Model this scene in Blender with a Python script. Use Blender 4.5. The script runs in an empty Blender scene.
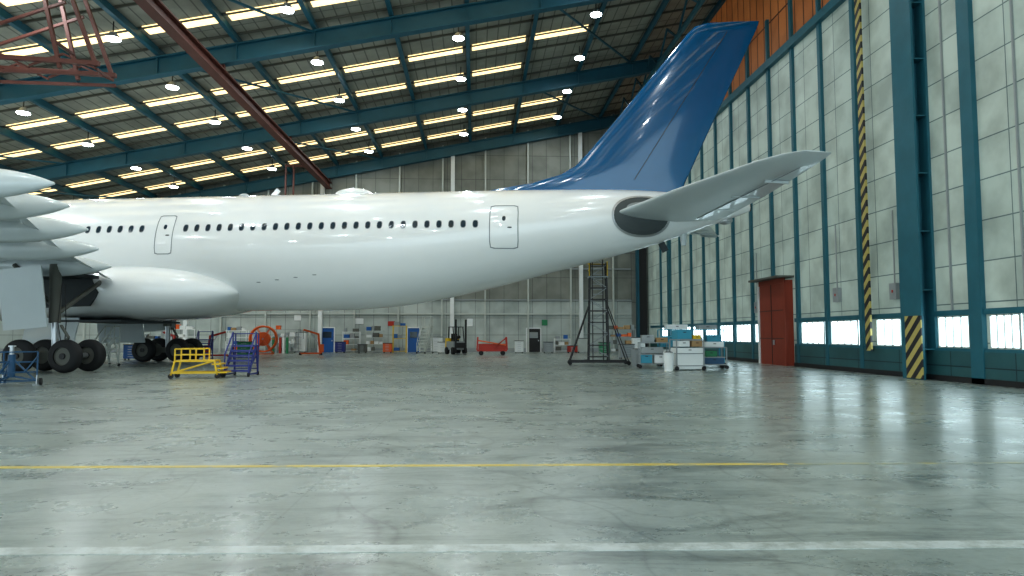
import bpy, math, random
from mathutils import Vector, Matrix
random.seed(4)
scene=bpy.context.scene
# ---------------------------------------------------------------- materials
def new_mat(name):
    m=bpy.data.materials.new(name); m.use_nodes=True
    nt=m.node_tree; b=nt.nodes['Principled BSDF']; return m,nt,b
def mat(name,col,rough=0.5,metal=0.0,emit=None,es=0.0,coat=0.0,var=0.08,vs=1.5):
    m,nt,b=new_mat(name)
    b.inputs['Roughness'].default_value=rough; b.inputs['Metallic'].default_value=metal
    b.inputs['Coat Weight'].default_value=coat; b.inputs['Coat Roughness'].default_value=0.05
    tc=nt.nodes.new('ShaderNodeTexCoord'); n=nt.nodes.new('ShaderNodeTexNoise')
    n.inputs['Scale'].default_value=vs; n.inputs['Detail'].default_value=5
    nt.links.new(tc.outputs['Object'],n.inputs['Vector'])
    mx=nt.nodes.new('ShaderNodeMix'); mx.data_type='RGBA'
    mx.inputs[6].default_value=(*[c*(1-var) for c in col],1); mx.inputs[7].default_value=(*[min(1,c*(1+var)) for c in col],1)
    nt.links.new(n.outputs['Fac'],mx.inputs[0]); nt.links.new(mx.outputs[2],b.inputs['Base Color'])
    if emit:
        b.inputs['Emission Color'].default_value=(*emit,1); b.inputs['Emission Strength'].default_value=es
    return m
def grid_mat(name,c1,c2,mortar,axes,bw,rh,ms=0.02,rough=0.6,emit=0.0,ecol=(1,1,1),off=0.0,stain=0.25):
    m,nt,b=new_mat(name); N=nt.nodes; L=nt.links
    tc=N.new('ShaderNodeTexCoord'); sx=N.new('ShaderNodeSeparateXYZ'); cb=N.new('ShaderNodeCombineXYZ')
    L.new(tc.outputs['Object'],sx.inputs[0])
    L.new(sx.outputs[axes[0]],cb.inputs[0]); L.new(sx.outputs[axes[1]],cb.inputs[1])
    br=N.new('ShaderNodeTexBrick'); br.offset=off; br.squash=1
    for k,v in (('Scale',1),('Mortar Size',ms),('Brick Width',bw),('Row Height',rh),('Mortar Smooth',0.1),('Bias',0)): br.inputs[k].default_value=v
    br.inputs['Color1'].default_value=(*c1,1); br.inputs['Color2'].default_value=(*c2,1); br.inputs['Mortar'].default_value=(*mortar,1)
    L.new(cb.outputs[0],br.inputs['Vector'])
    n=N.new('ShaderNodeTexNoise'); n.inputs['Scale'].default_value=0.7; n.inputs['Detail'].default_value=8
    L.new(tc.outputs['Object'],n.inputs['Vector'])
    rp=N.new('ShaderNodeValToRGB'); rp.color_ramp.elements[0].position=0.35; rp.color_ramp.elements[1].position=0.6
    v=1-stain; rp.color_ramp.elements[0].color=(v,v,v,1); rp.color_ramp.elements[1].color=(1,1,1,1)
    L.new(n.outputs['Fac'],rp.inputs[0])
    mx=N.new('ShaderNodeMix'); mx.data_type='RGBA'; mx.blend_type='MULTIPLY'; mx.inputs[0].default_value=1
    L.new(br.outputs['Color'],mx.inputs[6]); L.new(rp.outputs[0],mx.inputs[7])
    L.new(mx.outputs[2],b.inputs['Base Color']); b.inputs['Roughness'].default_value=rough
    if emit>0:
        m2=N.new('ShaderNodeMix'); m2.data_type='RGBA'; m2.blend_type='MULTIPLY'; m2.inputs[0].default_value=1
        L.new(mx.outputs[2],m2.inputs[6]); m2.inputs[7].default_value=(*ecol,1)
        L.new(m2.outputs[2],b.inputs['Emission Color']); b.inputs['Emission Strength'].default_value=emit
    return m
M={}
M['white']=mat('aircraft_white_paint',(0.86,0.89,0.90),0.22,coat=0.8,var=0.015)
M['greyw']=mat('aircraft_grey_paint',(0.56,0.62,0.64),0.3,coat=0.4,var=0.04)
M['blue']=mat('aircraft_blue_paint',(0.0,0.105,0.265),0.20,coat=0.8,var=0.06)
M['dark']=mat('dark_opening',(0.035,0.045,0.05),0.6)
M['recess']=mat('recess_grey',(0.07,0.085,0.09),0.5)
M['line']=mat('panel_gap',(0.25,0.28,0.30),0.6)
M['glass']=mat('cabin_window_glass',(0.03,0.05,0.07),0.1)
M['metal']=mat('bare_metal',(0.5,0.52,0.54),0.35,0.8)
M['tyre']=mat('tyre_rubber',(0.015,0.016,0.018),0.7)
M['teal']=mat('teal_steel_paint',(0.025,0.135,0.18),0.45,var=0.22)
M['roofblue']=mat('roof_steel_blue',(0.014,0.105,0.155),0.5,var=0.18)
M['rust']=mat('rust_red_steel',(0.11,0.035,0.025),0.6,var=0.25)
M['red']=mat('red_paint',(0.42,0.035,0.02),0.45,var=0.15)
M['doorred']=mat('door_brick_red',(0.27,0.045,0.022),0.55,var=0.2)
M['orange']=mat('orange_paint',(0.75,0.13,0.02),0.4)
M['yellow']=mat('yellow_paint',(0.75,0.5,0.02),0.4)
M['violet']=mat('violet_blue_paint',(0.04,0.055,0.25),0.45)
M['bluep']=mat('bright_blue_paint',(0.02,0.12,0.38),0.45)
M['navy']=mat('dull_blue_paint',(0.03,0.10,0.20),0.45)
M['cyan']=mat('cyan_cover',(0.05,0.30,0.42),0.6)
M['green']=mat('green_paint',(0.03,0.22,0.10),0.5)
M['black']=mat('black_paint',(0.02,0.02,0.022),0.5)
M['grey']=mat('grey_paint',(0.30,0.33,0.34),0.5)
M['dgrey']=mat('deck_rib_grey',(0.12,0.125,0.11),0.6)
M['wht']=mat('white_enamel',(0.75,0.78,0.78),0.4)
M['pipe']=mat('pale_pipe',(0.50,0.54,0.51),0.5)
M['card']=mat('cardboard',(0.4,0.26,0.13),0.8)
M['lamp']=mat('lamp_glow',(1,1,1),0.5,emit=(0.9,0.97,1),es=22)
M['sky']=mat('skylight_glow',(0.8,0.7,0.45),0.5,emit=(1.0,0.76,0.38),es=1.6,var=0.1)
M['win']=mat('window_daylight',(0.8,0.9,0.95),0.2,emit=(0.72,0.92,1.0),es=3.4)
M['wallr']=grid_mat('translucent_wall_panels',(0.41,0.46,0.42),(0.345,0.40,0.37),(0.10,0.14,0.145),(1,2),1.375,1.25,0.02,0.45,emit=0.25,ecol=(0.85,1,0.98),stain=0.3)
M['wallb']=grid_mat('back_wall_cladding',(0.26,0.275,0.245),(0.23,0.245,0.22),(0.10,0.11,0.105),(0,2),1.27,2.2,0.02,0.7,emit=0.0)
M['walll']=grid_mat('back_wall_lower_panels',(0.50,0.55,0.53),(0.43,0.49,0.47),(0.2,0.22,0.22),(0,2),1.27,1.5,0.02,0.6)
M['brown']=grid_mat('amber_cladding_glow',(0.36,0.14,0.045),(0.26,0.095,0.03),(0.05,0.02,0.01),(1,2),0.9,9,0.05,0.5,emit=0.3)  # brown cladding; slight emission painted in so it looks lit
M['roof']=grid_mat('roof_deck_panels',(0.34,0.35,0.30),(0.30,0.31,0.27),(0.15,0.155,0.14),(0,1),0.65,4.33,0.035,0.7)
M['tealpl']=grid_mat('teal_plinth_panels',(0.045,0.14,0.15),(0.035,0.115,0.13),(0.015,0.04,0.05),(1,2),2.75,0.5,0.02,0.4)
def hazard():
    m,nt,b=new_mat('hazard_stripes'); N=nt.nodes;L=nt.links
    tc=N.new('ShaderNodeTexCoord'); sx=N.new('ShaderNodeSeparateXYZ'); L.new(tc.outputs['Object'],sx.inputs[0])
    a=N.new('ShaderNodeMath');a.operation='ADD';L.new(sx.outputs[2],a.inputs[0]);L.new(sx.outputs[1],a.inputs[1])
    f=N.new('ShaderNodeMath');f.operation='MULTIPLY';f.inputs[1].default_value=1.9;L.new(a.outputs[0],f.inputs[0])
    g=N.new('ShaderNodeMath');g.operation='FRACT';L.new(f.outputs[0],g.inputs[0])
    h=N.new('ShaderNodeMath');h.operation='GREATER_THAN';h.inputs[1].default_value=0.5;L.new(g.outputs[0],h.inputs[0])
    mx=N.new('ShaderNodeMix');mx.data_type='RGBA';mx.inputs[6].default_value=(0.03,0.03,0.035,1);mx.inputs[7].default_value=(0.50,0.42,0.14,1)
    L.new(h.outputs[0],mx.inputs[0]);L.new(mx.outputs[2],b.inputs['Base Color']);b.inputs['Roughness'].default_value=0.5
    return m
M['haz']=hazard()
def floor_mat():
    m,nt,b=new_mat('polished_concrete'); N=nt.nodes;L=nt.links
    tc=N.new('ShaderNodeTexCoord')
    def noise(sc,det,rough=0.6,mp=None,dist=0):
        n=N.new('ShaderNodeTexNoise');n.inputs['Scale'].default_value=sc;n.inputs['Detail'].default_value=det;n.inputs['Roughness'].default_value=rough;n.inputs['Distortion'].default_value=dist
        if mp:
            mm=N.new('ShaderNodeMapping');mm.inputs['Scale'].default_value=mp;L.new(tc.outputs['Object'],mm.inputs[0]);L.new(mm.outputs[0],n.inputs['Vector'])
        else: L.new(tc.outputs['Object'],n.inputs['Vector'])
        return n
    def ramp(src,p0,c0,p1,c1):
        r=N.new('ShaderNodeValToRGB');r.color_ramp.elements[0].position=p0;r.color_ramp.elements[0].color=(*c0,1);r.color_ramp.elements[1].position=p1;r.color_ramp.elements[1].color=(*c1,1);L.new(src,r.inputs[0]);return r
    def mul(a,bb):
        x=N.new('ShaderNodeMix');x.data_type='RGBA';x.blend_type='MULTIPLY';x.inputs[0].default_value=1;L.new(a,x.inputs[6]);L.new(bb,x.inputs[7]);return x.outputs[2]
    n1=noise(0.35,10,0.65); r1=ramp(n1.outputs['Fac'],0.3,(0.25,0.30,0.285),0.7,(0.42,0.475,0.45))
    n2=noise(1.1,12,0.75,(0.5,1.7,1),0.8); r2=ramp(n2.outputs['Fac'],0.37,(0.48,0.50,0.50),0.52,(1,1,1))
    n3=noise(14,6,0.7); r3=ramp(n3.outputs['Fac'],0.3,(0.78,0.78,0.78),0.7,(1.0,1.0,1.0))
    n7=noise(4.0,14,0.8,(1,2.0,1),1.5); r7=ramp(n7.outputs['Fac'],0.38,(0.66,0.66,0.66),0.46,(1,1,1))
    # thin scuff lines = iso-lines of a smooth noise
    n8=noise(0.28,2,0.4); s1=N.new('ShaderNodeMath');s1.operation='SUBTRACT';s1.inputs[1].default_value=0.5;L.new(n8.outputs['Fac'],s1.inputs[0])
    s2=N.new('ShaderNodeMath');s2.operation='ABSOLUTE';L.new(s1.outputs[0],s2.inputs[0]); r8=ramp(s2.outputs[0],0.0,(0.68,0.68,0.68),0.004,(1,1,1))
    n9=noise(0.45,2,0.4,(1.3,0.7,1)); s3=N.new('ShaderNodeMath');s3.operation='SUBTRACT';s3.inputs[1].default_value=0.43;L.new(n9.outputs['Fac'],s3.inputs[0])
    s4=N.new('ShaderNodeMath');s4.operation='ABSOLUTE';L.new(s3.outputs[0],s4.inputs[0]); r9=ramp(s4.outputs[0],0.0,(0.75,0.75,0.75),0.006,(1,1,1))
    vo=N.new('ShaderNodeTexVoronoi');vo.feature='DISTANCE_TO_EDGE';vo.inputs['Scale'].default_value=0.16
    nd=noise(0.8,4); md=N.new('ShaderNodeMix');md.data_type='VECTOR';md.inputs[0].default_value=0.35
    L.new(tc.outputs['Object'],md.inputs[4]);L.new(nd.outputs['Color'],md.inputs[5]);L.new(md.outputs[1],vo.inputs['Vector'])
    r4=ramp(vo.outputs['Distance'],0.0,(0.8,0.8,0.8),0.003,(1,1,1))
    c=mul(mul(mul(mul(r1.outputs[0],r2.outputs[0]),r3.outputs[0]),r4.outputs[0]),r7.outputs[0])
    c=mul(mul(c,r8.outputs[0]),r9.outputs[0])
    br=N.new('ShaderNodeTexBrick');br.offset=0
    for k,v in (('Scale',1),('Mortar Size',0.012),('Brick Width',8),('Row Height',12),('Bias',0)): br.inputs[k].default_value=v
    br.inputs['Color1'].default_value=(1,1,1,1);br.inputs['Color2'].default_value=(0.97,0.97,0.97,1);br.inputs['Mortar'].default_value=(0.75,0.75,0.75,1)
    mp=N.new('ShaderNodeMapping');mp.inputs['Location'].default_value=(1.6,2.5,0);L.new(tc.outputs['Object'],mp.inputs[0]);L.new(mp.outputs[0],br.inputs['Vector'])
    c=mul(c,br.outputs['Color']); L.new(c,b.inputs['Base Color'])
    n5=noise(0.9,8,0.7); r5=ramp(n5.outputs['Fac'],0.3,(0.21,)*3,0.7,(0.38,)*3); L.new(r5.outputs[0],b.inputs['Roughness'])
    b.inputs['Specular IOR Level'].default_value=0.75
    b.inputs['Coat Weight'].default_value=0.15; b.inputs['Coat Roughness'].default_value=0.17
    bp=N.new('ShaderNodeBump');bp.inputs['Strength'].default_value=0.10;bp.inputs['Distance'].default_value=0.02
    n6=noise(2.5,6);L.new(n6.outputs['Fac'],bp.inputs['Height']);L.new(bp.outputs[0],b.inputs['Normal'])
    return m
M['floor']=floor_mat()
def paint_mat(name,col,wear):
    m,nt,b=new_mat(name);N=nt.nodes;L=nt.links
    tc=N.new('ShaderNodeTexCoord');n=N.new('ShaderNodeTexNoise');n.inputs['Scale'].default_value=3;n.inputs['Detail'].default_value=10;n.inputs['Roughness'].default_value=0.75
    L.new(tc.outputs['Object'],n.inputs['Vector'])
    r=N.new('ShaderNodeValToRGB');r.color_ramp.elements[0].position=wear;r.color_ramp.elements[0].color=(0.30,0.34,0.32,1);r.color_ramp.elements[1].position=wear+0.15;r.color_ramp.elements[1].color=(*col,1)
    L.new(n.outputs['Fac'],r.inputs[0]);L.new(r.outputs[0],b.inputs['Base Color']);b.inputs['Roughness'].default_value=0.32
    return m
M['yline']=paint_mat('worn_yellow_floor_paint',(0.62,0.48,0.09),0.32)
M['yfade']=paint_mat('faded_yellow_floor_paint',(0.40,0.38,0.2),0.45)
M['wline']=paint_mat('worn_white_floor_paint',(0.52,0.57,0.57),0.40)
# ---------------------------------------------------------------- mesh builder
class MB:
    def __init__(s): s.v=[];s.f=[];s.m=[];s.sm=[];s.mats=[]
    def mi(s,k):
        if k not in s.mats: s.mats.append(k)
        return s.mats.index(k)
    def add(s,vs,fs,k,smooth=False):
        o=len(s.v); s.v+= [tuple(v) for v in vs]; i=s.mi(k)
        for f in fs: s.f.append([a+o for a in f]); s.m.append(i); s.sm.append(smooth)
    def box(s,x0,x1,y0,y1,z0,z1,k):
        vs=[(x,y,z) for x in (x0,x1) for y in (y0,y1) for z in (z0,z1)]
        s.add(vs,[(0,1,3,2),(4,6,7,5),(0,4,5,1),(2,3,7,6),(0,2,6,4),(1,5,7,3)],k)
    def beam(s,p,q,w,h,k,up=(0,0,1)):
        p=Vector(p);q=Vector(q);d=(q-p).normalized();u=Vector(up)
        if abs(d.dot(u))>0.98:u=Vector((0,1,0))
        r=d.cross(u).normalized();u=r.cross(d)
        vs=[c+r*a*w/2+u*b*h/2 for c in (p,q) for a in (-1,1) for b in (-1,1)]
        s.add(vs,[(0,1,3,2),(4,6,7,5),(0,4,5,1),(2,3,7,6),(0,2,6,4),(1,5,7,3)],k)
    def cyl(s,p,q,r0,k,r1=None,n=12,cap=True):
        if r1 is None:r1=r0
        p=Vector(p);q=Vector(q);d=(q-p).normalized();u=Vector((0,0,1))
        if abs(d.dot(u))>0.98:u=Vector((0,1,0))
        a=d.cross(u).normalized();b=a.cross(d)
        vs=[];
        for c,r in((p,r0),(q,r1)):
            for i in range(n):
                t=2*math.pi*i/n; vs.append(c+a*r*math.cos(t)+b*r*math.sin(t))
        s.add(vs,[(i,(i+1)%n,n+(i+1)%n,n+i) for i in range(n)],k,True)
        if cap: s.add(vs,[list(range(n))[::-1],list(range(n,2*n))],k)
    def path(s,pts,r,k,n=8,closed=False):
        for a,b in zip(pts,pts[1:]+([pts[0]] if closed else [])): s.cyl(a,b,r,k,n=n)
    def loft(s,rings,k,cap=True,smooth=True):
        n=len(rings[0]); vs=[p for r in rings for p in r]; fs=[]
        for j in range(len(rings)-1):
            for i in range(n): fs.append((j*n+i,j*n+(i+1)%n,(j+1)*n+(i+1)%n,(j+1)*n+i))
        s.add(vs,fs,k,smooth)
        if cap: s.add(rings[0],[list(range(n))],k); s.add(rings[-1],[list(range(n))],k)
    def torus(s,c,axis,R,r,k,n=28,m=10):
        c=Vector(c);d=Vector(axis).normalized();u=Vector((0,0,1)) if abs(d.z)<0.9 else Vector((0,1,0))
        a=d.cross(u).normalized();b=a.cross(d);rings=[]
        for i in range(n+1):
            t=2*math.pi*i/n;e=a*math.cos(t)+b*math.sin(t)
            rings.append([c+e*(R+r*math.cos(2*math.pi*j/m))+d*r*math.sin(2*math.pi*j/m) for j in range(m)])
        s.loft(rings,k,cap=False)
    def sph(s,c,rx,ry,rz,k,n=16,m=10):
        rings=[]
        for j in range(m+1):
            t=math.pi*j/m; rr=max(math.sin(t),1e-3)
            rings.append([(c[0]+rx*rr*math.cos(2*math.pi*i/n),c[1]+ry*rr*math.sin(2*math.pi*i/n),c[2]+rz*math.cos(t)) for i in range(n)])
        s.loft(rings,k,cap=False)
    def obj(s,name,parent=None,loc=(0,0,0),rz=0,recalc=True):
        me=bpy.data.meshes.new(name); me.from_pydata(s.v,[],s.f)
        for k in s.mats: me.materials.append(M[k])
        me.polygons.foreach_set('material_index',s.m); me.polygons.foreach_set('use_smooth',s.sm)
        if recalc:
            import bmesh
            bm=bmesh.new();bm.from_mesh(me);bmesh.ops.recalc_face_normals(bm,faces=bm.faces);bm.to_mesh(me);bm.free()
        me.update()
        o=bpy.data.objects.new(name,me); scene.collection.objects.link(o)
        o.location=loc;o.rotation_euler=(0,0,math.radians(rz))
        if parent:o.parent=parent
        return o
def empty(name,loc=(0,0,0),rz=0):
    e=bpy.data.objects.new(name,None);scene.collection.objects.link(e);e.location=loc;e.rotation_euler=(0,0,math.radians(rz));return e
# ---------------------------------------------------------------- camera
cam=bpy.data.cameras.new('camera');co=bpy.data.objects.new('camera',cam);scene.collection.objects.link(co)
cam.sensor_width=36;cam.lens=700/1024*36;cam.clip_end=400
co.location=(0,0,1.5);co.rotation_euler=(math.radians(90+3.84),0,math.radians(-3.0));scene.camera=co
# ---------------------------------------------------------------- shell
XR=15.5;YB=62;XL=-60;YF=-12
def zr(x,o=0): return 19.3+0.2*x+o
b=MB();b.box(XL,XR+1,YF-30,YB+0.6,-0.3,0,'floor');b.obj('floor')
def stripe(name,x0,x1,y,w,k):
    b=MB();b.box(x0,x1,y-w/2,y+w/2,0.0,0.004,k);o=b.obj(name,loc=(0,0,0),rz=-1.6);return o
stripe('floor_line_yellow',-30,3.4,8.2,0.11,'yline')
stripe('floor_line_yellow',3.4,15.0,8.2,0.09,'yfade')
stripe('floor_line_white',-30,15.0,5.05,0.17,'wline')
# ceiling
b=MB()
vs=[(XL,YF,zr(XL)),(XR,YF,zr(XR)),(XR,YB,zr(XR)),(XL,YB,zr(XL))]
b.add(vs+[(x,y,z+0.3) for x,y,z in vs],[(3,2,1,0),(4,5,6,7),(0,1,5,4),(1,2,6,5),(2,3,7,6),(3,0,4,7)],'roof')
b.obj('ceiling')
PX=3.9; xs=[XR-0.4-PX*i for i in range(19)]
ys_g=[62-13*i-0.4 for i in range(6)]
b=MB()
y=YB-2.4
while y>YF+2:
    for i in range(len(xs)-1):
        x1=xs[i]-0.35;x0=xs[i+1]+0.25
        if x1>9 and y>30: continue
        if random.random()<0.06: continue
        for (ya,yb,k,o) in ((y-0.42,y+0.42,'sky',-0.05),):
            p=[(x0,ya,zr(x0,o)),(x1,ya,zr(x1,o)),(x1,yb,zr(x1,o)),(x0,yb,zr(x0,o))]
            b.add(p+[(a,c,d+0.04) for a,c,d in p],[(3,2,1,0),(4,5,6,7),(0,1,5,4),(1,2,6,5),(2,3,7,6),(3,0,4,7)],k)
    y-=4.333
b.obj('skylight_strips')
b=MB()
for x in xs:
    b.beam((x,YF,zr(x,-0.25)),(x,YB,zr(x,-0.25)),0.12,0.36,'roofblue')
    b.beam((x,YF,zr(x,-0.43)),(x,YB,zr(x,-0.43)),0.24,0.05,'roofblue')
y=YB-0.6
while y>YF:
    b.beam((XL,y,zr(XL,-0.07)),(XR,y,zr(XR,-0.07)),0.06,0.12,'dgrey'); y-=2.1665
b.obj('roof_purlins')
for yg in ys_g:
    b=MB()
    for o,w,h in ((-1.0,0.12,0.9),(-0.56,0.5,0.07),(-1.45,0.5,0.07)):
        b.beam((XL,yg,zr(XL,o)),(XR-0.2,yg,zr(XR-0.2,o)),w,h,'roofblue')
    for x in xs:
        b.beam((x,yg-0.2,zr(x,-1.0)),(x,yg+0.2,zr(x,-1.0)),0.05,0.9,'roofblue')
    b.obj('roof_girder')
b=MB()
for yg in ys_g[:-1]:
    for i in range(1,len(xs)-2,5):
        b.beam((xs[i],yg,zr(xs[i],-0.6)),(xs[i+2],yg-13,zr(xs[i+2],-0.6)),0.10,0.10,'roofblue')
b.obj('roof_bracing')
# eave truss
b=MB()
for X in (XR-3.2,):
    zt=zr(X,-0.55);zb=zt-1.5
    b.beam((X,24,zb),(X,YB-1,zb),0.2,0.22,'teal')
    y=YB-1;f=0
    while y>26:
        b.beam((X,y,zb if f else zt),(X,y-2.2,zt if f else zb),0.11,0.11,'roofblue'); y-=2.2;f=1-f
b.obj('eave_truss')
# back wall
b=MB()
vs=[(XL,YB,0),(XR+0.3,YB,0),(XR+0.3,YB,zr(XR)+0.2),(XL,YB,zr(XL)+0.2)]
b.add(vs+[(x,y+0.3,z) for x,y,z in vs],[(0,1,2,3),(7,6,5,4),(0,4,5,1),(1,5,6,2),(2,6,7,3),(3,7,4,0)],'wallb')
b.obj('wall_back')
b=MB();b.box(XL,XR-1.5,YB-0.04,YB-0.002,0,4.6,'walll');b.obj('wall_back_lower')
b=MB()
for i in range(20):
    x=XR-3.2-3.81*i
    b.beam((x,YB-0.16,0),(x,YB-0.16,zr(x,-0.3)),0.14,0.2,'pipe')
    if i%3==1: b.beam((x+0.9,YB-0.24,0),(x+0.9,YB-0.24,zr(x,-0.5)),0.34,0.34,'wht')
for z in (3.35,4.6,7.4,11.0): b.beam((XL,YB-0.12,z),(XR-1.6,YB-0.12,z),0.12,0.12,'grey' if z>3.5 else 'pipe')
b.obj('trim_wall_back')
b=MB();b.box(XL,XR-2.5,YB-0.06,YB-0.04,0,0.35,'grey');b.obj('baseboard_back')
b=MB()
b.box(XR-1.0,XR-0.3,YB-0.7,YB-0.05,0,19,'black');b.box(XR-1.15,XR-1.0,YB-0.85,YB-0.05,0,19,'roofblue')
b.obj('corner_column')
# right wall
WT=15.7
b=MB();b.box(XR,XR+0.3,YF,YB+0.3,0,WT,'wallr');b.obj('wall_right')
b=MB();b.box(XR,XR+0.25,YF,YB+0.3,WT,zr(XR)+0.2,'brown');b.obj('wall_right_upper')
b=MB()
for (a,c) in ((YF,33.1),(36.8,YB-1)):
    b.box(XR-0.12,XR-0.002,a,c,0,0.98,'tealpl');b.box(XR-0.16,XR-0.12,a,c,0,0.18,'black')
b.obj('baseboard_right')
b=MB()
for (a,c) in ((YF,33.1),(36.8,YB-1)):
    b.box(XR-0.1,XR-0.002,a,c,0.98,1.08,'teal');b.box(XR-0.1,XR-0.002,a,c,2.12,2.3,'teal')
b.beam((XR-0.15,YF,WT),(XR-0.15,YB,WT),0.25,0.4,'teal');
mull=[27.2+2.75*i for i in range(12)]
for y in mull: b.box(XR-0.14,XR-0.002,y-0.12,y+0.12,0 if not 33<y<37 else 4.45,WT+2.5,'teal')
for y in (20.75,17.0,13,9,5,1,-3,-7): b.box(XR-0.16,XR-0.002,y-0.27,y+0.27,0,WT+3,'teal')
for y in (21.95,18.9): b.box(XR-0.06,XR-0.002,y-0.03,y+0.03,2.3,WT,'grey')
b.box(XR-0.2,XR-0.0,54.5,55.1,0,WT+2,'teal')
b.obj('trim_wall_right')
b=MB() # big I column
CY0,CY1=22.75,23.9
b.box(XR-0.55,XR-0.47,CY0,CY1,0.0,21,'teal');b.box(XR-0.47,XR-0.002,23.22,23.42,0,21,'teal');b.box(XR-0.09,XR-0.002,CY0,CY1,0,21,'teal')
for z in range(1,20,2): b.box(XR-0.5,XR-0.05,CY0+0.05,CY1-0.05,z,z+0.04,'teal')
b.obj('steel_column')
b=MB();b.box(XR-0.6,XR-0.555,CY0-0.02,CY1-0.3,0.03,2.15,'haz');b.obj('hazard_guard')
b=MB();b.box(XR-0.36,XR-0.285,26.15,26.5,0.9,WT+4,'haz');b.obj('hazard_strip')
# windows
wi=0
segs=[(19.1,20.25),(21.15,22.6)]+[(mull[i]+0.35,mull[i+1]-0.3) for i in range(11)]+[(24.2,26.2)]+[(13.6,16.4),(9.6,12.4),(5.6,8.4),(1.6,4.4)]
for (a,c) in segs:
    if a>32.7 and c<36: continue
    wi+=1;b=MB();b.box(XR-0.04,XR-0.005,a,c,1.1,2.1,'win')
    for y in (a,c,(a+c)/2,a+(c-a)*0.25,a+(c-a)*0.75): b.box(XR-0.09,XR-0.04,y-0.02,y+0.02,1.08,2.12,'pipe')
    for z in (1.1,2.1,): b.box(XR-0.09,XR-0.04,a,c,z-0.03,z+0.03,'pipe')
    b.obj('window_%d'%wi)
# red door
b=MB()
b.box(XR-0.42,XR-0.002,33.4,36.5,0,4.2,'doorred')
b.box(XR-0.46,XR-0.42,33.3,36.6,4.05,4.3,'doorred');b.box(XR-0.47,XR-0.42,33.3,33.5,0,4.3,'doorred');b.box(XR-0.47,XR-0.42,36.4,36.6,0,4.3,'wht')
b.box(XR-0.44,XR-0.42,34.93,34.97,0,4.05,'black');b.box(XR-0.50,XR-0.44,34.6,34.7,1.0,1.25,'metal')
for z in(1.3,2.7): b.box(XR-0.435,XR-0.42,33.5,36.4,z,z+0.05,'rust')
b.box(XR-0.9,XR-0.002,33.2,36.7,4.3,4.4,'dgrey')
b.obj('door_1')
for (y,z) in ((24.9,3.1),(37.5,3.0),(29,3.2)):
    b=MB();b.box(XR-0.2,XR-0.02,y-0.2,y+0.2,z-0.3,z+0.3,'grey');b.cyl((XR-0.1,y,z+0.3),(XR-0.1,y,z+3),0.03,'grey',n=6);b.box(XR-0.22,XR-0.2,y-0.03,y+0.03,z-0.05,z+0.05,'red');b.obj('electrical_box')
# ---------------------------------------------------------------- high bay lamps
b=MB();pts=[]
for ix in range(8):
    for iy in range(10):
        X=6.8-7.8*ix;Y=57.3-6.3*iy;Z=zr(X,-0.95);pts.append((X,Y,Z,ix,iy))
        b.cyl((X,Y,Z+0.8),(X,Y,Z+0.25),0.03,'black',n=6)
        b.cyl((X,Y,Z+0.28),(X,Y,Z),0.14,'grey',r1=0.34,n=14)
        b.cyl((X,Y,Z),(X,Y,Z-0.05),0.32,'lamp',n=14)
lamps=b.obj('high_bay_lamps')
for (X,Y,Z,ix,iy) in pts:
    if (ix+iy)%2==0 and Y>-8 and X>-36:
        l=bpy.data.lights.new('lamp_light','AREA');l.shape='DISK';l.size=0.7;l.energy=210;l.color=(0.86,0.96,1.0)
        o=bpy.data.objects.new('lamp_light',l);scene.collection.objects.link(o);o.location=(X,Y,Z-0.12);o.parent=lamps
# rust rail
b=MB()
X=-12.9
b.beam((X,12,14.85),(X,YB-0.3,14.85),0.5,0.08,'rust');b.beam((X,12,14.35),(X,YB-0.3,14.35),0.5,0.08,'rust');b.beam((X,12,14.6),(X,YB-0.3,14.6),0.12,0.5,'rust')
for y in ys_g[:4]: b.beam((X,y,14.8),(X,y,zr(X,-1.4)),0.2,0.2,'rust')
for dx in(-0.5,0.1,): b.beam((X+dx-1.2,YB-8,14.6),(X+dx-1.2,YB-8,11.6),0.12,0.12,'rust')
b.beam((X-1.7,YB-8,14.5),(X,YB-8,14.5),0.15,0.15,'rust');b.beam((X-1.7,YB-8,11.7),(X-1.1,YB-8,11.7),0.1,0.1,'rust')
b.obj('crane_rail')
b=MB()
Y0=26
for yy in (Y0,Y0+1.2):
    b.beam((-26,yy,12.1),(-13.9,yy,11.5),0.16,0.16,'rust');b.beam((-26,yy,11.3),(-13.9,yy,11.1),0.11,0.11,'rust')
    for i in range(5):
        x=-26+2.4*i
        b.beam((x,yy,11.3+0.02*i),(x+1.2,yy,12.0-0.04*i),0.07,0.07,'rust');b.beam((x+1.2,yy,12.0-0.04*i),(x+2.4,yy,11.3),0.07,0.07,'rust')
    b.beam((-15.3,yy,11.3),(-16.3,yy,15.3),0.13,0.13,'rust');b.beam((-14.0,yy,11.4),(-15.6,yy,15.6),0.13,0.13,'rust')
    b.beam((-20.0,yy,12),(-15.2,yy,13.8),0.1,0.1,'rust')
for x,z in ((-14,11.3),(-15.5,12.3),(-16,14.5),(-18,11.6),(-22,11.8)): b.beam((x,Y0,z),(x,Y0+1.2,z),0.08,0.08,'rust')
b.obj('overhead_crane_arm')
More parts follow.
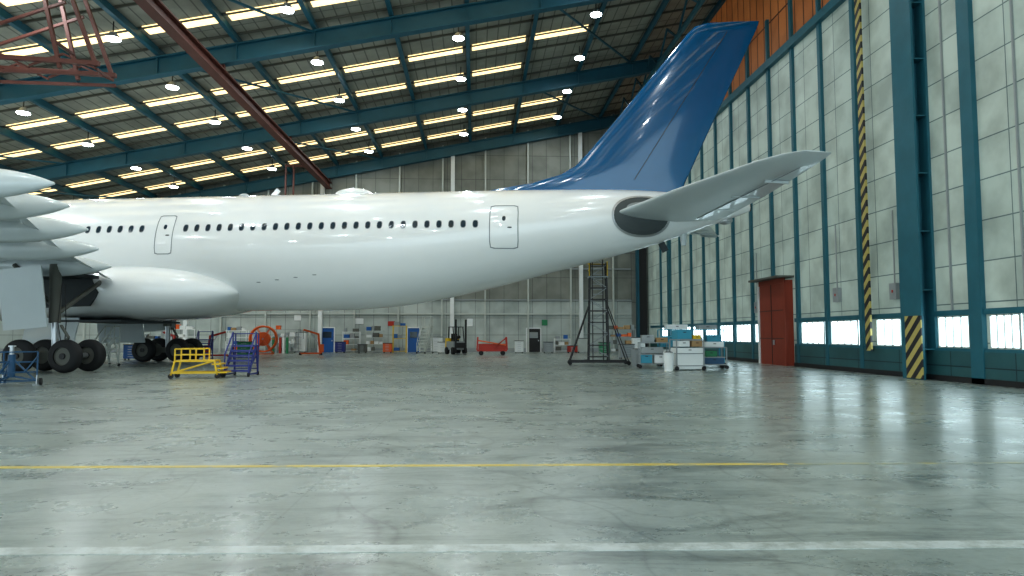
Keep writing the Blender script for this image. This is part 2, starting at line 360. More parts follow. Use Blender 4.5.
# ---------------------------------------------------------------- airliner
AC=empty('airliner',(-8.51,34.49,0),-9)
def interp(tab,s):
    if s<=tab[0][0]:return tab[0][1:]
    for i in range(len(tab)-1):
        a,c=tab[i],tab[i+1]
        if s<=c[0]:
            p0=tab[max(i-1,0)];p3=tab[min(i+2,len(tab)-1)];u=(s-a[0])/(c[0]-a[0]);r=[]
            for j in range(1,len(a)):
                h=c[0]-a[0]
                m1=(c[j]-p0[j])/(c[0]-p0[0])*h; m2=(p3[j]-a[j])/(p3[0]-a[0])*h
                r.append((2*u**3-3*u*u+1)*a[j]+(u**3-2*u*u+u)*m1+(-2*u**3+3*u*u)*c[j]+(u**3-u*u)*m2)
            return tuple(r)
    return tab[-1][1:]
T=[(-38.2,5.0,4.6,0.2),(-37.6,5.75,3.9,0.95),(-36.5,6.6,3.35,1.7),(-35,7.45,2.95,2.25),(-33,8.1,2.72,2.62),(-31,8.32,2.68,2.82),(-28,8.32,2.68,2.82),(-10,8.32,2.68,2.82),(0,8.32,2.68,2.82),(2.5,8.32,2.70,2.82),(5,8.32,2.88,2.80),(7.4,8.32,3.27,2.70),(9.8,8.32,3.8,2.50),(12.15,8.31,4.4,2.18),(14.5,8.28,4.99,1.78),(16.4,8.2,5.5,1.42),(18.2,8.05,6.05,1.02),(19.8,7.85,6.6,0.65),(21.0,7.62,7.02,0.34),(21.3,7.5,7.15,0.2)]
SE=21.3
b=MB();rings=[];n=72
s=-38.2
while s<SE:
    t,bo,w=interp(T,s);c=(t+bo)/2;h=(t-bo)/2
    rings.append([(s,w*math.sin(2*math.pi*i/n),c+h*math.cos(2*math.pi*i/n)) for i in range(n)]); s+=0.35 if (s>0 or s<-30) else 1.2
t,bo,w=T[-1][1:];rings.append([(SE,w*math.sin(2*math.pi*i/n),(t+bo)/2+(t-bo)/2*math.cos(2*math.pi*i/n)) for i in range(n)])
b.loft(rings,'white');b.cyl((SE-0.05,0,7.32),(SE+0.06,0,7.32),0.17,'dark')
b.obj('fuselage',AC)
def surf(s,z,off=0.02,side=-1):
    t,bo,w=interp(T,s);c=(t+bo)/2;h=(t-bo)/2;q=max(-0.999,min(0.999,(z-c)/h));y=w*math.sqrt(1-q*q)
    nn=Vector((0,y/(w*w),(z-c)/(h*h))).normalized()
    return Vector((s,side*(y+off*nn.y),z+off*nn.z))
def patch(b,s0,z0,hw,hh,k,n=20,off=0.012,pw=3.0,rings=2,side=-1):
    vs=[surf(s0,z0,off,side)]
    for r in range(1,rings+1):
        for i in range(n):
            a=2*math.pi*i/n;c_,s_=math.cos(a),math.sin(a);q=(abs(c_)**pw+abs(s_)**pw)**(-1/pw)*r/rings
            vs.append(surf(s0+hw*q*c_,z0+hh*q*s_,off,side))
    fs=[(0,1+i,1+(i+1)%n) for i in range(n)]
    for r in range(rings-1):
        for i in range(n): fs.append((1+r*n+i,1+r*n+(i+1)%n,1+(r+1)*n+(i+1)%n,1+(r+1)*n+i))
    b.add(vs,fs,k)
def outline(b,s0,z0,hw,hh,k,w=0.03,n=32,pw=7,off=0.012,side=-1):
    vs=[]
    for i in range(n):
        a=2*math.pi*i/n;c_,s_=math.cos(a),math.sin(a);q=(abs(c_)**pw+abs(s_)**pw)**(-1/pw)
        vs.append(surf(s0+hw*q*c_,z0+hh*q*s_,off,side));vs.append(surf(s0+(hw-w)*q*c_,z0+(hh-w)*q*s_,off,side))
    b.add(vs,[(2*i,2*((i+1)%n),2*((i+1)%n)+1,2*i+1) for i in range(n)],k)
b=MB()
for side in(-1,1):
    for i in range(-48,24):
        s=-3.3+0.535*i
        if abs(s+5.37)<0.75 or abs(s-10.2)<0.6 or abs(s+30)<1 or s<-30: continue
        patch(b,s,6.38,0.125,0.18,'line',n=14,off=0.008,rings=1,side=side);patch(b,s,6.38,0.10,0.15,'glass',n=14,off=0.016,rings=1,side=side)
b.obj('cabin_windows',AC,recalc=False)
b=MB()
for (s0,z0,hw,hh) in ((-5.37,6.1,0.43,0.93),(10.25,6.27,0.64,0.98),(-27,6.1,0.5,0.95)):
    for side in(-1,1):
        outline(b,s0,z0,hw,hh,'line',w=0.04,pw=14,side=side)
        patch(b,s0,z0+0.35,0.08,0.11,'glass',n=12,off=0.015,rings=1,side=side)
        patch(b,s0+hw*0.4,z0-0.05,0.1,0.03,'dark',n=12,off=0.015,rings=1,side=side)
patch(b,16.3,6.82,1.22,0.84,'recess',n=32,off=0.02,pw=2.2,rings=5)
patch(b,16.3,6.82,1.22,0.84,'recess',n=32,off=0.02,pw=2.2,rings=5,side=1)
outline(b,16.3,6.82,1.32,0.92,'metal',w=0.09,n=40,pw=2.2,off=0.03)
patch(b,16.5,7.15,0.85,0.28,'grey',n=24,off=0.035,pw=2.2,rings=3)
for i in range(4): patch(b,-1+0.9*i,3.9+0.1*i,0.10,0.02,'line',n=10,rings=1)
b.obj('fuselage_doors_and_seams',AC,recalc=False)
# belly fairing
b=MB();rings=[]
N_=90
for i in range(N_):
    u=i/(N_-1); s=-23+20.85*(1-(1-u)**1.6)
    if s>-8: e=max(0,1-((s+8)/5.87)**2.6)**0.5
    elif s<-17: e=max(0,1-((-17-s)/6)**2)**0.5
    else: e=1
    e=max(e,0.01); r=[]
    for j in range(48):
        a=2*math.pi*j/48;cc,ss=math.cos(a),math.sin(a);p=2/2.5
        r.append((s,3.4*(0.55+0.45*e)*math.copysign(abs(cc)**p,cc),3.62-0.2*(1-e)+1.42*e*math.copysign(abs(ss)**p,ss)))
    rings.append(r)
b.loft(rings,'white');b.obj('belly_fairing',AC)
b=MB();b.sph((2.6,0,8.3),0.95,0.5,0.33,'white',24,12);b.sph((-3,0,8.3),0.3,0.1,0.2,'greyw');b.beam((-1.5,0,8.3),(-1.2,0,8.65),0.04,0.25,'white');b.obj('antenna_radome',AC)
def foil(le,te,th,n=14,vert=False):
    le=Vector(le);te=Vector(te);c=te-le;ch=c.length;pts=[]
    up=Vector((0,1,0)) if vert else Vector((0,0,1))
    us=[(1-math.cos(math.pi*i/n))/2 for i in range(n+1)]
    f=lambda x:5*(0.2969*math.sqrt(x)-0.126*x-0.3516*x*x+0.2843*x**3-0.1036*x**4)
    for x in us: pts.append(le+c*x+up*(th*f(x)))
    for x in us[-2:0:-1]: pts.append(le+c*x-up*(th*f(x)*(0.8 if not vert else 1)))
    return pts
b=MB()
F=[(8.1,9.8,18.25),(8.4,10.4,18.38),(8.7,11.3,18.5),(9.05,12.6,18.68),(9.5,13.4,18.88),(10.2,14.06,19.2),(12.0,15.6,20.05),(14.0,17.28,21.0),(15.6,18.62,21.76),(15.95,18.98,21.9),(16.1,19.5,21.93)]
rings=[foil((le,0,z),(te,0,z),0.62*min(1,(te-le)/6.0) if z<16 else 0.12,vert=True) for z,le,te in F]
b.loft(rings,'blue')
b.loft([[(s,-w,8.1),(s,-w*0.5,(8.1+z)/2),(s,0,z),(s,w*0.5,(8.1+z)/2),(s,w,8.1)] for s,z,w in ((8.9,8.33,0.05),(10.0,8.5,0.20),(11.4,8.72,0.24),(12.6,8.9,0.2),(13.4,8.6,0.1))],'blue')
b.obj('vertical_fin',AC)
b=MB()
for sd in(-1,1):
    pts=[Vector((16.1+(z-8.7)*0.63,sd*(0.235-0.016*(z-8.7)),z)) for z in (8.7,12,15.6)]
    for a,c in zip(pts,pts[1:]): b.beam(a,c,0.02,0.03,'dark')
b.obj('rudder_seams',AC)
for sd,nm in((-1,'stabiliser_port'),(1,'stabiliser_starboard')):
    b=MB()
    S=[(1.0,15.0,19.7,6.92,6.62,0.55),(1.6,15.3,19.9,6.96,6.64,0.5),(5,17.4,20.7,7.22,6.84,0.32),(8.4,19.6,21.45,7.42,7.16,0.18),(9.2,20.3,21.65,7.46,7.28,0.12),(9.5,20.9,21.75,7.48,7.38,0.05)]
    b.loft([foil((le,sd*t,z),(te,sd*t,z2),th) for t,le,te,z,z2,th in S],'greyw')
    b.beam((18.7,sd*1.6,6.60),(21.0,sd*8.6,7.12),0.03,0.02,'line')
    for t in (3,5,7): b.beam((17.6+0.38*t,sd*t,6.62+0.058*t),(19.2+0.27*t,sd*t,6.55+0.058*t),0.10,0.10,'greyw')
    b.obj(nm,AC)
# wings
for sd,nm in((-1,'wing_port'),(1,'wing_starboard')):
    k=1 if sd<0 else 0.8
    b=MB()
    W=[(2.2,-18.5,-8.6,4.25,1.35),(5.7,-16.6,-8.2,4.75,1.15),(9.8,-13.9,-6.0,5.1,0.9),(12.4,-12.2,-4.6,5.35,0.75),(15.1,-10.4,-3.2,5.6,0.62),(17,-9.2,-2.3,5.75,0.55),(22,-6.0,-1.6,6.1,0.4),(27,-3.0,-0.6,6.4,0.2)]
    b.loft([foil((le,sd*t*k,z+0.15),(te,sd*t*k,z),th) for t,le,te,z,th in W],'greyw')
    b.obj(nm,AC)
    b=MB()
    for (t0,s0,z0),(t1,s1,z1) in (((3.4,-7.7,4.35),(9.7,-5.2,4.95)),((9.9,-5.1,4.97),(17.4,-1.0,5.62))):
        for (o1,z_1,o2,z_2,th) in ((-1.7,0.08,-0.3,-0.10,0.2),(-0.25,-0.12,0.35,-0.38,0.13)):
            b.loft([foil((s+o1,sd*t*k,z+z_1),(s+o2,sd*t*k,z+z_2),th) for t,s,z in((t0,s0,z0),(t1,s1,z1))],'greyw')
    b.obj(nm.replace('wing','flaps'),AC)
    b=MB()
    for t,s,z in((5.9,-5.6,4.15),(9.4,-3.6,4.42),(12.2,-1.9,4.68),(14.8,-0.5,4.93),(16.9,0.75,5.08)):
        rg=[]
        for i in range(21):
            u=i/20;x=s-5.4*(1-u)
            e=min(1,(u/0.35))**0.6 if u<0.35 else (1.0 if u<0.5 else max(0.03,1-((u-0.5)/0.5)**1.9)**0.75)
            e=max(e,0.03)
            h=0.45*e;w=0.32*e;zc=z+0.30-0.14*u
            rg.append([(x,sd*t*k+w*math.cos(2*math.pi*j/16),zc+h*math.sin(2*math.pi*j/16)) for j in range(16)])
        b.loft(rg,'greyw')
    b.obj(nm.replace('wing','flap_track_fairings'),AC)
# landing gear
for nm,s0,t0 in(('main_gear_port',-7.7,-6.2),('main_gear_starboard',-9.6,4.6)):
    b=MB();R=0.66
    for ds in(-0.99,0.99):
        b.cyl((s0+ds,t0-0.7,R),(s0+ds,t0+0.7,R),0.11,'metal')
        for dt in(-0.68,0.68):
            c=Vector((s0+ds,t0+dt,R)); prof=[(0.22,0.36),(0.22,0.53),(0.17,0.625),(0.08,0.66),(-0.08,0.66),(-0.17,0.625),(-0.22,0.53),(-0.22,0.36)]
            rg=[[c+Vector((r*math.cos(2*math.pi*i/28),y,r*math.sin(2*math.pi*i/28))) for i in range(28)] for y,r in prof]
            b.loft(rg,'tyre',cap=False)
            b.cyl(c+Vector((0,-0.15,0)),c+Vector((0,0.15,0)),0.37,'dgrey',n=24)
            for sg in(-1,1): b.cyl(c+Vector((0,sg*0.15,0)),c+Vector((0,sg*0.21,0)),0.12,'black',n=12);b.torus(c+Vector((0,sg*0.16,0)),(0,1,0),0.34,0.02,'dgrey',24,6)
    b.beam((s0-1.1,t0,R),(s0+1.1,t0,R),0.26,0.3,'dgrey')
    b.cyl((s0,t0,R),(s0-0.1,t0,2.6),0.13,'metal');b.cyl((s0-0.08,t0,2.0),(s0-0.25,t0*0.98,4.4),0.22,'dgrey')
    b.cyl((s0-0.1,t0,2.3),(s0-0.3,t0*0.5,4.0),0.10,'dgrey');b.cyl((s0-0.1,t0,2.6),(s0-2.0,t0,4.4),0.09,'dgrey')
    b.beam((s0+0.2,t0,1.9),(s0+0.55,t0,1.4),0.12,0.06,'dgrey');b.beam((s0+0.55,t0,1.4),(s0+0.2,t0,0.9),0.12,0.06,'dgrey')
    for q in(0.05,-0.1): b.path([(s0+0.25,t0+q,3.6),(s0+0.3,t0+q*3,2.0),(s0+0.35,t0+q,1.0)],0.02,'black',6)
    sd=-1 if t0<0 else 1
    b.beam((s0-0.9,t0+sd*0.55,1.75),(s0-1.1,t0+sd*0.75,4.2),1.9,0.06,'greyw',up=(0,1,0))
    b.obj(nm,AC)
b=MB()
b.box(-11.0,-7.6,-2.4,2.4,2.10,2.20,'dark')
vs=[(s,-3.43,z) for s,z in ((-11.5,2.7),(-8.4,2.8),(-8.0,3.4),(-8.4,4.1),(-11.5,4.2))]
b.add(vs+[(x,y+0.1,z) for x,y,z in vs],[(0,1,2,3,4),(9,8,7,6,5)]+[(i,(i+1)%5,5+(i+1)%5,5+i) for i in range(5)],'dark')
b.box(-11.5,-8.0,-5.8,-3.4,4.02,4.16,'dark')
for y in(-2.3,2.3): b.beam((-11.0,y,2.3),(-11.0,y*1.15,1.1),2.6,0.07,'greyw',up=(0,1,0))
b.obj('gear_bay',AC)
b=MB();b.cyl((-31,0,0.5),(-31.2,0,3.2),0.12,'metal')
for dt in(-0.35,0.35): b.cyl((-31,dt-0.15,0.53),(-31,dt+0.15,0.53),0.53,'tyre',n=24);b.cyl((-31,dt-0.17,0.53),(-31,dt+0.17,0.53),0.25,'grey',n=18)
b.cyl((-31,-0.4,0.53),(-31,0.4,0.53),0.07,'metal');b.obj('nose_gear',AC)
b=MB()
b.cyl((18.3,-0.15,6.15),(18.3,-0.15,5.6),0.18,'greyw',r1=0.12);b.beam((17.3,0,5.75),(17.5,0,5.35),0.06,0.3,'dark')
b.sph((20.2,0,6.75),0.35,0.2,0.2,'metal')
b.obj('tail_fittings',AC)
# ---------------------------------------------------------------- ground equipment
def world(px,f1):
    a=(px-512)/700; r=a*f1; return (r*0.99863+f1*0.05234, -r*0.05234+f1*0.99863)
b=MB()
H=5.15
for x in(-0.5,0.5):
    for y in(-0.5,0.5): b.beam((x,y,0.15),(x*0.8,y*0.8,H),0.07,0.07,'black')
for i in range(9):
    z=0.4+0.58*i;q=0.5-0.1*z/H
    for a,c in(((-q,-q),(q,-q)),((q,-q),(q,q)),((q,q),(-q,q)),((-q,q),(-q,-q))): b.beam((*a,z),(*c,z),0.04,0.04,'black')
    sg=1 if i%2 else -1
    b.beam((-q*sg,-q,z),(q*sg,-q,z+0.58),0.03,0.03,'grey');b.beam((-q*sg,q,z),(q*sg,q,z+0.58),0.03,0.03,'grey')
for i in range(19): z=0.3+0.25*i; b.beam((-0.28,-0.36,z),(0.2,-0.36,z),0.18,0.03,'grey')
for x in(-0.3,0.22): b.beam((x,-0.42,0.2),(x,-0.40,H+0.3),0.05,0.05,'black')
for sx,sy in((-1,-1),(1,-1),(1,1),(-1,1)):
    b.beam((sx*0.45,sy*0.45,0.2),(sx*1.5,sy*0.7,0.15),0.07,0.09,'black');b.beam((sx*1.45,sy*0.7,0.2),(sx*0.42,sy*0.42,3.1),0.045,0.045,'black')
    b.cyl((sx*1.45,sy*0.7-0.04,0.1),(sx*1.45,sy*0.7+0.04,0.1),0.1,'tyre')
b.beam((-1.5,-0.7,0.17),(1.5,-0.7,0.17),0.08,0.1,'black');b.beam((-1.5,0.7,0.17),(1.5,0.7,0.17),0.08,0.1,'black')
b.box(-0.5,0.5,-0.5,0.5,H-0.75,H-0.69,'grey')
for x in(-0.45,0.45):
    b.beam((x,-0.45,H),(x,0.45,H),0.05,0.05,'yellow');b.beam((x,-0.45,H-0.35),(x,0.45,H-0.35),0.04,0.04,'yellow');b.beam((x,-0.45,H-0.7),(x,-0.45,H+0.05),0.05,0.05,'yellow')
b.beam((-0.45,0.45,H),(0.45,0.45,H),0.05,0.05,'yellow')
x,y=world(598,35.6);b.obj('access_stair_tower',loc=(x,y,0),rz=-6)
def stand(name,k,L,Hh,loc,rz,steps=False):
    b=MB();D=0.8
    for x in(-L/2,L/2):
        for y in(-D/2,D/2):
            b.beam((x,y,0.12),(x*0.85,y,Hh*0.6),0.06,0.06,k);b.cyl((x,y-0.03,0.09),(x,y+0.03,0.09),0.09,'tyre')
    for y in(-D/2,D/2):
        b.beam((-L/2,y,0.2),(L/2,y,0.2),0.06,0.06,k);b.beam((-L/2,y,0.2),(L/2*0.85,y,Hh*0.6),0.045,0.045,k)
        b.beam((-L/2*0.85,y,Hh),(L/2*0.4,y,Hh),0.045,0.045,k);b.beam((-L/2*0.85,y,Hh*0.8),(L/2*0.4,y,Hh*0.8),0.035,0.035,k)
        for x in(-L/2*0.85,-L*0.1,L/2*0.4): b.beam((x,y,Hh*0.58),(x,y,Hh),0.045,0.045,k)
    b.box(-L/2*0.88,L/2*0.88,-D/2,D/2,Hh*0.56,Hh*0.62,k)
    for i in range(3): z=0.18+i*Hh*0.14; b.box(L/2-0.0-0.1*i,L/2+0.3-0.1*i,-D/2,D/2,z,z+0.05,k)
    return b.obj(name,loc=loc,rz=rz)
x,y=world(199,24.6);stand('maintenance_stand','yellow',1.5,1.02,(x,y,0),8)
def steps(name,k,loc,rz,Hh=1.5,W=0.8,n=5):
    b=MB();Ld=1.1
    for y in(-W/2,W/2):
        b.beam((-Ld/2,y,0.05),(Ld/2*0.5,y,Hh*0.72),0.05,0.12,k);b.beam((Ld/2,y,0.08),(Ld/2*0.5,y,Hh*0.72),0.05,0.05,k);b.beam((-Ld/2,y,0.08),(Ld/2,y,0.08),0.05,0.05,k)
        b.beam((-Ld/2,y,0.8),(Ld/2*0.5,y,Hh+0.05),0.04,0.04,k);b.beam((-Ld/2,y,0.05),(-Ld/2,y,0.8),0.04,0.04,k);b.beam((Ld/2*0.5,y,Hh*0.7),(Ld/2*0.5,y,Hh+0.05),0.04,0.04,k);b.beam((Ld/2,y,0.08),(Ld/2,y,Hh+0.0),0.04,0.04,k);b.beam((Ld/2*0.5,y,Hh),(Ld/2,y,Hh),0.04,0.04,k)
        b.beam((-Ld/4,y,0.35),(Ld/2,y,Hh*0.6),0.03,0.03,k)
        for x in(-Ld/2,Ld/2): b.cyl((x,y-0.03,0.07),(x,y+0.03,0.07),0.07,'tyre')
    for i in range(n):
        u=(i+0.7)/n;x=-Ld/2+u*Ld*0.75;z=0.05+u*(Hh*0.72-0.05);b.box(x-0.12,x+0.12,-W/2,W/2,z,z+0.07,k)
    b.box(Ld*0.2,Ld/2,-W/2,W/2,Hh*0.70,Hh*0.73,k)
    for z in(0.25,0.45,0.65,0.85,1.1,Hh): b.beam((Ld/2,-W/2,z),(Ld/2,W/2,z),0.035,0.035,k)
    return b.obj(name,loc=loc,rz=rz)
x,y=world(243,25.9);steps('mobile_steps','violet',(x,y,0),90,1.55,0.85,6)
x,y=world(105,33.5);steps('mobile_steps','pipe',(x,y,0),60,1.9,0.7,6)
x,y=world(205,42);steps('mobile_steps','violet',(x,y,0),100,1.7,0.8,6)
x,y=world(425,57);steps('mobile_steps','pipe',(x,y,0),60,3.0,0.8,8)
def jack(loc,k='navy',Hh=1.15):
    b=MB();b.cyl((0,0,0.25),(0,0,Hh*0.8),0.10,k);b.cyl((0,0,Hh*0.8),(0,0,Hh),0.06,'metal');b.cyl((0,0,Hh),(0,0,Hh+0.04),0.1,'metal')
    P=[]
    for i in range(3):
        a=math.radians(20+120*i);x,y=0.65*math.cos(a),0.65*math.sin(a);P.append((x,y,0.14))
        b.beam((x,y,0.12),(0,0,Hh*0.72),0.045,0.045,k);b.beam((x,y,0.14),(0,0,0.3),0.045,0.045,k);b.cyl((x,y,0),(x,y,0.05),0.11,'grey');b.cyl((x,y,0.05),(x,y,0.3),0.03,'metal')
        b.cyl((x*1.1,y*1.1,0.11),(x*1.2,y*1.2,0.11),0.11,'tyre')
    for i in range(3):
        for z in(0.14,0.4,0.7): b.beam((P[i][0],P[i][1],z),(P[(i+1)%3][0],P[(i+1)%3][1],z),0.03,0.03,k)
        b.beam((P[i][0],P[i][1],0.1),(P[i][0],P[i][1],1.0),0.035,0.035,k)
        b.beam((P[i][0],P[i][1],1.0),(P[(i+1)%3][0],P[(i+1)%3][1],1.0),0.03,0.03,k)
    b.beam((0.5,-0.2,0.4),(1.0,-0.4,0.9),0.03,0.03,k)
    b.obj('tripod_jack',loc=loc)
x,y=world(14,20.8);jack((x,y,0));x,y=world(-30,23.0);jack((x,y,0),Hh=1.35)
def cart(loc,rz,W,Hh,boxes,name='equipment_cart',frame='grey'):
    b=MB();D=0.8
    for x in(-W/2,W/2):
        for y in(-D/2,D/2): b.beam((x,y,0.15),(x,y,Hh),0.045,0.045,frame);b.cyl((x,y-0.03,0.09),(x,y+0.03,0.09),0.09,'tyre')
    for z in(0.2,Hh*0.55,Hh):
        b.box(-W/2,W/2,-D/2,D/2,z-0.02,z+0.02,frame)
    for (x0,x1,z0,z1,k) in boxes:
        b.box(x0,x1,-D/2+0.05,D/2-0.1,z0,z1,k);b.box(x0+0.03,x1-0.03,-D/2+0.03,-D/2+0.05,z0+0.03,z1-0.03,k);b.box((x0+x1)/2-0.06,(x0+x1)/2+0.06,-D/2+0.01,-D/2+0.03,z1-0.1,z1-0.07,'black')
    return b.obj(name,loc=loc,rz=rz)
x,y=world(653,32);cart((x,y,0),-8,1.3,1.15,[(-0.6,-0.1,0.24,0.62,'cyan'),(0,0.55,0.24,0.6,'wht'),(-0.55,0.0,1.18,1.5,'grey'),(0.1,0.6,1.18,1.38,'card'),(-0.6,0.4,0.68,0.95,'grey')])
x,y=world(686,30.2);cart((x,y,0),5,1.2,1.3,[(-0.6,0.6,0.05,0.95,'wht'),(-0.55,0.1,1.33,1.7,'cyan'),(0.15,0.5,1.33,1.5,'yellow'),(0.1,0.55,1.0,1.25,'card'),(-0.5,0.0,1.0,1.25,'wht')])
x,y=world(712,31.2);cart((x,y,0),-5,1.0,0.95,[(-0.45,0.4,0.23,0.5,'navy'),(-0.4,0.4,0.98,1.2,'wht'),(-0.4,0.1,0.55,0.8,'green')])
x,y=world(690,34);cart((x,y,0),-5,3.0,1.75,[(-1.4,-0.6,1.0,1.45,'cyan'),(-0.4,0.5,1.0,1.4,'grey'),(0.7,1.4,1.0,1.5,'cyan'),(-1.4,0.2,0.25,0.8,'wht'),(-1.2,-0.2,1.78,2.0,'wht'),(0.3,1.2,1.78,1.98,'grey')],'parts_rack','cyan')
def bin_(loc,k,r=0.28,h=0.8):
    b=MB();b.cyl((0,0,0),(0,0,h),r*0.85,k,r1=r,n=18);b.torus((0,0,h),(0,0,1),r,0.02,k,20,6);b.cyl((0,0,h),(0,0,h+0.05),r*0.98,'black',r1=r*0.6,n=18);b.obj('waste_bin',loc=loc)
x,y=world(668,29.6);bin_((x,y,0),'wht',0.22,0.75);x,y=world(636,34);bin_((x,y,0),'grey')
dn=1
for px,w,h,k in((329,1.25,2.1,'bluep'),(414,1.1,2.1,'bluep'),(534,1.25,2.05,'black')):
    x,_=world(px,61.7);b=MB();dn+=1
    b.box(x-w/2,x+w/2,YB-0.1,YB-0.045,0,h,k);
    for q in(-1,1): b.box(x+q*w/2-0.05,x+q*w/2+0.05,YB-0.15,YB-0.045,0,h+0.08,'wht')
    b.box(x-w/2,x+w/2,YB-0.15,YB-0.045,h,h+0.1,'wht');b.box(x-w*0.3,x+w*0.3,YB-0.12,YB-0.1,h*0.6,h*0.85,'glass' if k!='black' else 'grey');b.box(x+w*0.3,x+w*0.38,YB-0.17,YB-0.1,0.95,1.05,'metal')
    b.obj('door_%d'%dn)
def reel(loc,k,R=0.95):
    b=MB()
    for y in(-0.35,0.35):
        b.torus((0,y,R+0.25),(0,1,0),R,0.07,k);
        for i in range(3):
            a=math.pi*i/3;b.beam((-R*math.cos(a),y,R+0.25-R*math.sin(a)),(R*math.cos(a),y,R+0.25+R*math.sin(a)),0.05,0.05,k)
        b.beam((-R*0.8,y*1.3,0.05),(0,y*1.3,R+0.25),0.07,0.07,k);b.beam((R*0.8,y*1.3,0.05),(0,y*1.3,R+0.25),0.07,0.07,k);b.beam((-R*0.8,y*1.3,0.08),(R*0.8,y*1.3,0.08),0.07,0.07,k)
    b.cyl((0,-0.5,R+0.25),(0,0.5,R+0.25),0.06,'grey');b.cyl((0,-0.33,R+0.25),(0,0.33,R+0.25),R*0.55,k,n=24)
    b.obj('hose_reel',loc=loc,rz=10)
x,y=world(264,53);reel((x,y,0),'orange')
def hoist(loc,k,s=1.0,rz=0):
    b=MB();b.beam((-0.7*s,-0.35,0.12),(0.8*s,-0.45,0.12),0.1,0.1,k);b.beam((-0.7*s,0.35,0.12),(0.8*s,0.45,0.12),0.1,0.1,k);b.beam((-0.7*s,-0.4,0.14),(-0.7*s,0.4,0.14),0.1,0.12,k)
    b.beam((-0.65*s,0,0.12),(-0.5*s,0,1.6*s),0.14,0.14,k);b.beam((-0.55*s,0,1.55*s),(0.6*s,0,1.9*s),0.1,0.14,k);b.cyl((-0.6*s,0,0.6),(0.0,0,1.65*s),0.05,'metal');b.cyl((0.6*s,0,1.85*s),(0.6*s,0,1.2*s),0.015,'black');b.box(-0.9*s,-0.6*s,-0.2,0.2,0.2,0.8,k)
    for x in(-0.7*s,0.8*s):
        for y in(-0.42,0.42): b.cyl((x,y-0.03,0.07),(x,y+0.03,0.07),0.07,'tyre')
    b.obj('floor_crane',loc=loc,rz=rz)
x,y=world(312,53);hoist((x,y,0),'orange',1.0,200);x,y=world(218,48);hoist((x,y,0),'red',0.9,20)
x,y=world(170,50);hoist((x,y,0),'red',0.9,160)
b=MB()
b.box(-1.1,1.1,-0.45,0.45,0.3,0.42,'red')
for x in(-1.1,1.1): b.beam((x,-0.4,0.4),(x*0.95,-0.4,1.35),0.12,0.12,'red');b.beam((x,0.4,0.4),(x*0.95,0.4,1.35),0.12,0.12,'red');b.beam((x*0.95,-0.4,1.3),(x*0.95,0.4,1.3),0.08,0.08,'red')
b.box(-1.0,1.0,-0.35,0.35,0.42,0.85,'red');b.beam((-1.05,-0.4,1.1),(1.05,-0.4,0.75),0.09,0.09,'orange');b.beam((1.05,-0.4,1.3),(0.2,-0.4,0.6),0.09,0.09,'red')
for x in(-0.8,0.8):
    for y in(-0.4,0.4): b.cyl((x,y-0.06,0.17),(x,y+0.06,0.17),0.17,'tyre')
x,y=world(492,52);b.obj('towing_cradle',loc=(x,y,0))
b=MB()
b.box(-0.5,0.5,-0.5,0.9,0.35,1.0,'grey');b.box(-0.48,0.48,0.6,1.2,0.4,1.25,'yellow')
for x in(-0.42,0.42):
    b.beam((x,-0.45,1.0),(x,-0.2,2.1),0.06,0.06,'black');b.beam((x,0.7,1.0),(x,0.6,2.1),0.06,0.06,'black');b.beam((x,-0.75,0.1),(x,-0.75,2.7),0.1,0.14,'black');b.beam((x*0.6,-0.8,0.08),(x*0.6,-1.7,0.08),0.1,0.04,'metal')
    for y in(-0.4,0.8): b.cyl((x*1.15-0.1,y,0.28),(x*1.15+0.1,y,0.28),0.28,'tyre',n=20)
b.box(-0.48,0.48,-0.25,0.65,2.1,2.15,'black');b.box(-0.45,0.45,-0.8,-0.75,0.5,0.9,'black');b.box(-0.25,0.25,0.1,0.55,1.0,1.15,'black');b.box(-0.25,0.25,0.5,0.58,1.1,1.6,'black');b.cyl((0,-0.3,1.3),(0,-0.25,1.35),0.18,'black')
x,y=world(457,55);b.obj('forklift',loc=(x,y,0),rz=25)
def shelf(loc,k,W,Hh,n,cols,rz=0,name='storage_rack'):
    b=MB();D=0.6
    for x in(-W/2,W/2):
        for y in(-D/2,D/2): b.beam((x,y,0),(x,y,Hh),0.05,0.05,k)
    for i in range(n):
        z=0.15+i*(Hh-0.2)/(n-1);b.box(-W/2,W/2,-D/2,D/2,z-0.02,z+0.02,k)
        x=-W/2+0.08
        while i<n and x<W/2-0.3:
            w=random.uniform(0.2,0.5);h=random.uniform(0.15,0.4)
            if x+w<W/2 and random.random()<0.8: b.box(x,x+w,-D/2+0.05,D/2-0.1,z+0.02,z+0.02+h,random.choice(cols))
            x+=w+0.06
    b.obj(name,loc=loc,rz=rz)
def cab(loc,k,W=0.9,Hh=1.0,rz=0,n=5):
    b=MB();b.box(-W/2,W/2,-0.3,0.3,0.1,Hh,k)
    for i in range(n):
        z0=0.14+i*(Hh-0.18)/n;z1=z0+(Hh-0.18)/n-0.03;b.box(-W/2+0.03,W/2-0.03,-0.325,-0.3,z0,z1,k);b.box(-W*0.2,W*0.2,-0.35,-0.325,z1-0.05,z1-0.03,'metal')
    b.box(-W/2-0.02,W/2+0.02,-0.34,0.32,Hh,Hh+0.04,'black')
    for x in(-W/2+0.08,W/2-0.08):
        for y in(-0.22,0.22): b.cyl((x-0.02,y,0.06),(x+0.02,y,0.06),0.06,'tyre')
    b.obj('tool_cabinet',loc=loc,rz=rz)
cl=['wht','grey','grey','dgrey','card','bluep','wht','orange']
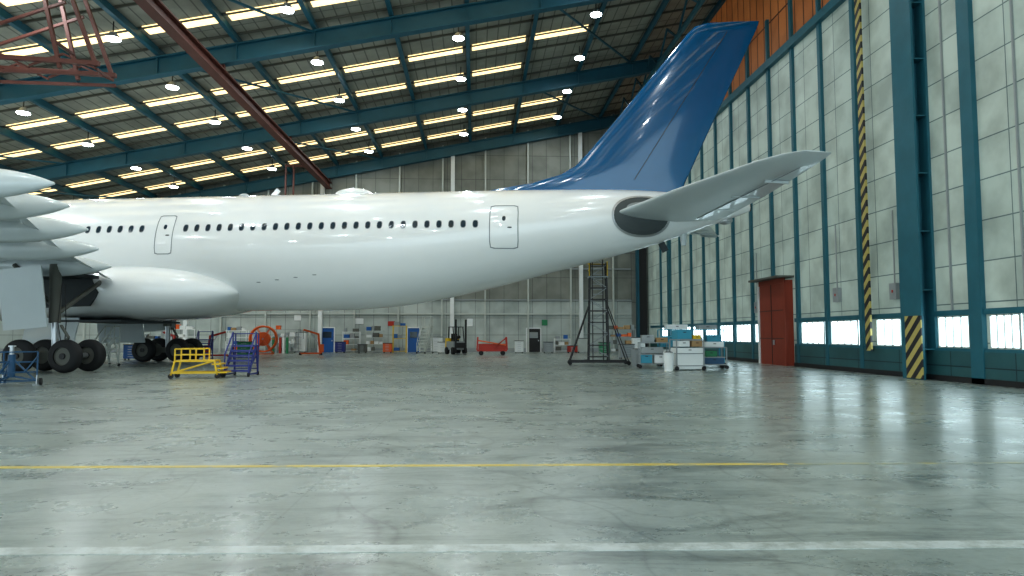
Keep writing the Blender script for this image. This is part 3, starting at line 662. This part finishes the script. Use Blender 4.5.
for px,f,k,W,Hh,n in((238,57,'wht',1.6,1.9,4),(288,59.5,'grey',2.0,2.0,4),(352,60.3,'wht',1.4,1.8,4),(375,59.5,'pipe',1.5,1.9,4),(400,59,'yellow',1.1,2.3,3),(150,50,'grey',2.0,1.8,4),(184,56,'wht',2.0,2.0,4),(620,58,'grey',2.4,2.0,4),(562,59.8,'wht',1.3,1.2,3)):
    x,y=world(px,f);shelf((x,y,0),k,W,Hh,n,cl)
for px,f,k,W,Hh in((246,50,'green',0.9,1.0),(301,60,'wht',1.0,1.7),(341,59,'violet',0.8,0.9),(363,58,'dgrey',0.7,0.7),(388,58,'orange',0.7,0.8),(437,60,'wht',1.0,1.3),(443,57,'wht',0.8,0.9),(519,58,'wht',0.7,1.0),(548,58,'grey',0.8,0.9),(572,58,'red',0.8,0.6),(583,59,'pipe',1.0,1.2),(604,55,'green',0.8,0.9),(638,48,'wht',0.8,1.3),(626,44,'grey',0.9,0.9),(185,46,'wht',0.9,0.9),(135,42,'bluep',0.9,0.9)):
    x,y=world(px,f);cab((x,y,0),k,W,Hh)
b=MB()
for i in range(5): b.cyl((i*0.28,0,0),(i*0.28,0,1.3),0.11,['green','grey','red','wht','green'][i],n=12);b.sph((i*0.28,0,1.3),0.11,0.11,0.1,'grey',12,6);b.cyl((i*0.28,0,1.35),(i*0.28,0,1.5),0.03,'metal',n=8)
b.beam((-0.2,0.13,0.8),(1.3,0.13,0.8),0.05,0.05,'grey');x,y=world(274,57.5);b.obj('gas_bottles',loc=(x,y,0))
b=MB()
for px,z,w,h,k in((300,3.0,0.6,0.5,'wht'),(360,2.7,0.8,0.5,'wht'),(545,2.6,0.5,0.5,'green'),(470,2.6,0.5,0.7,'wht'),(392,2.5,0.6,0.4,'red')):
    x,_=world(px,61.8);b.box(x-w/2,x+w/2,YB-0.09,YB-0.05,z-h/2,z+h/2,k);b.box(x-w/2-0.03,x+w/2+0.03,YB-0.07,YB-0.05,z-h/2-0.03,z+h/2+0.03,'grey')
b.obj('wall_signs')
# ---------------------------------------------------------------- world
w=bpy.data.worlds.new('world');scene.world=w;w.use_nodes=True
bg=w.node_tree.nodes['Background'];bg.inputs[0].default_value=(0.76,0.93,1.0,1);bg.inputs[1].default_value=1.85
scene.view_settings.view_transform='Standard'
try: scene.view_settings.look='Medium High Contrast'
except Exception as e: print('look',e)
scene.view_settings.exposure=0.1
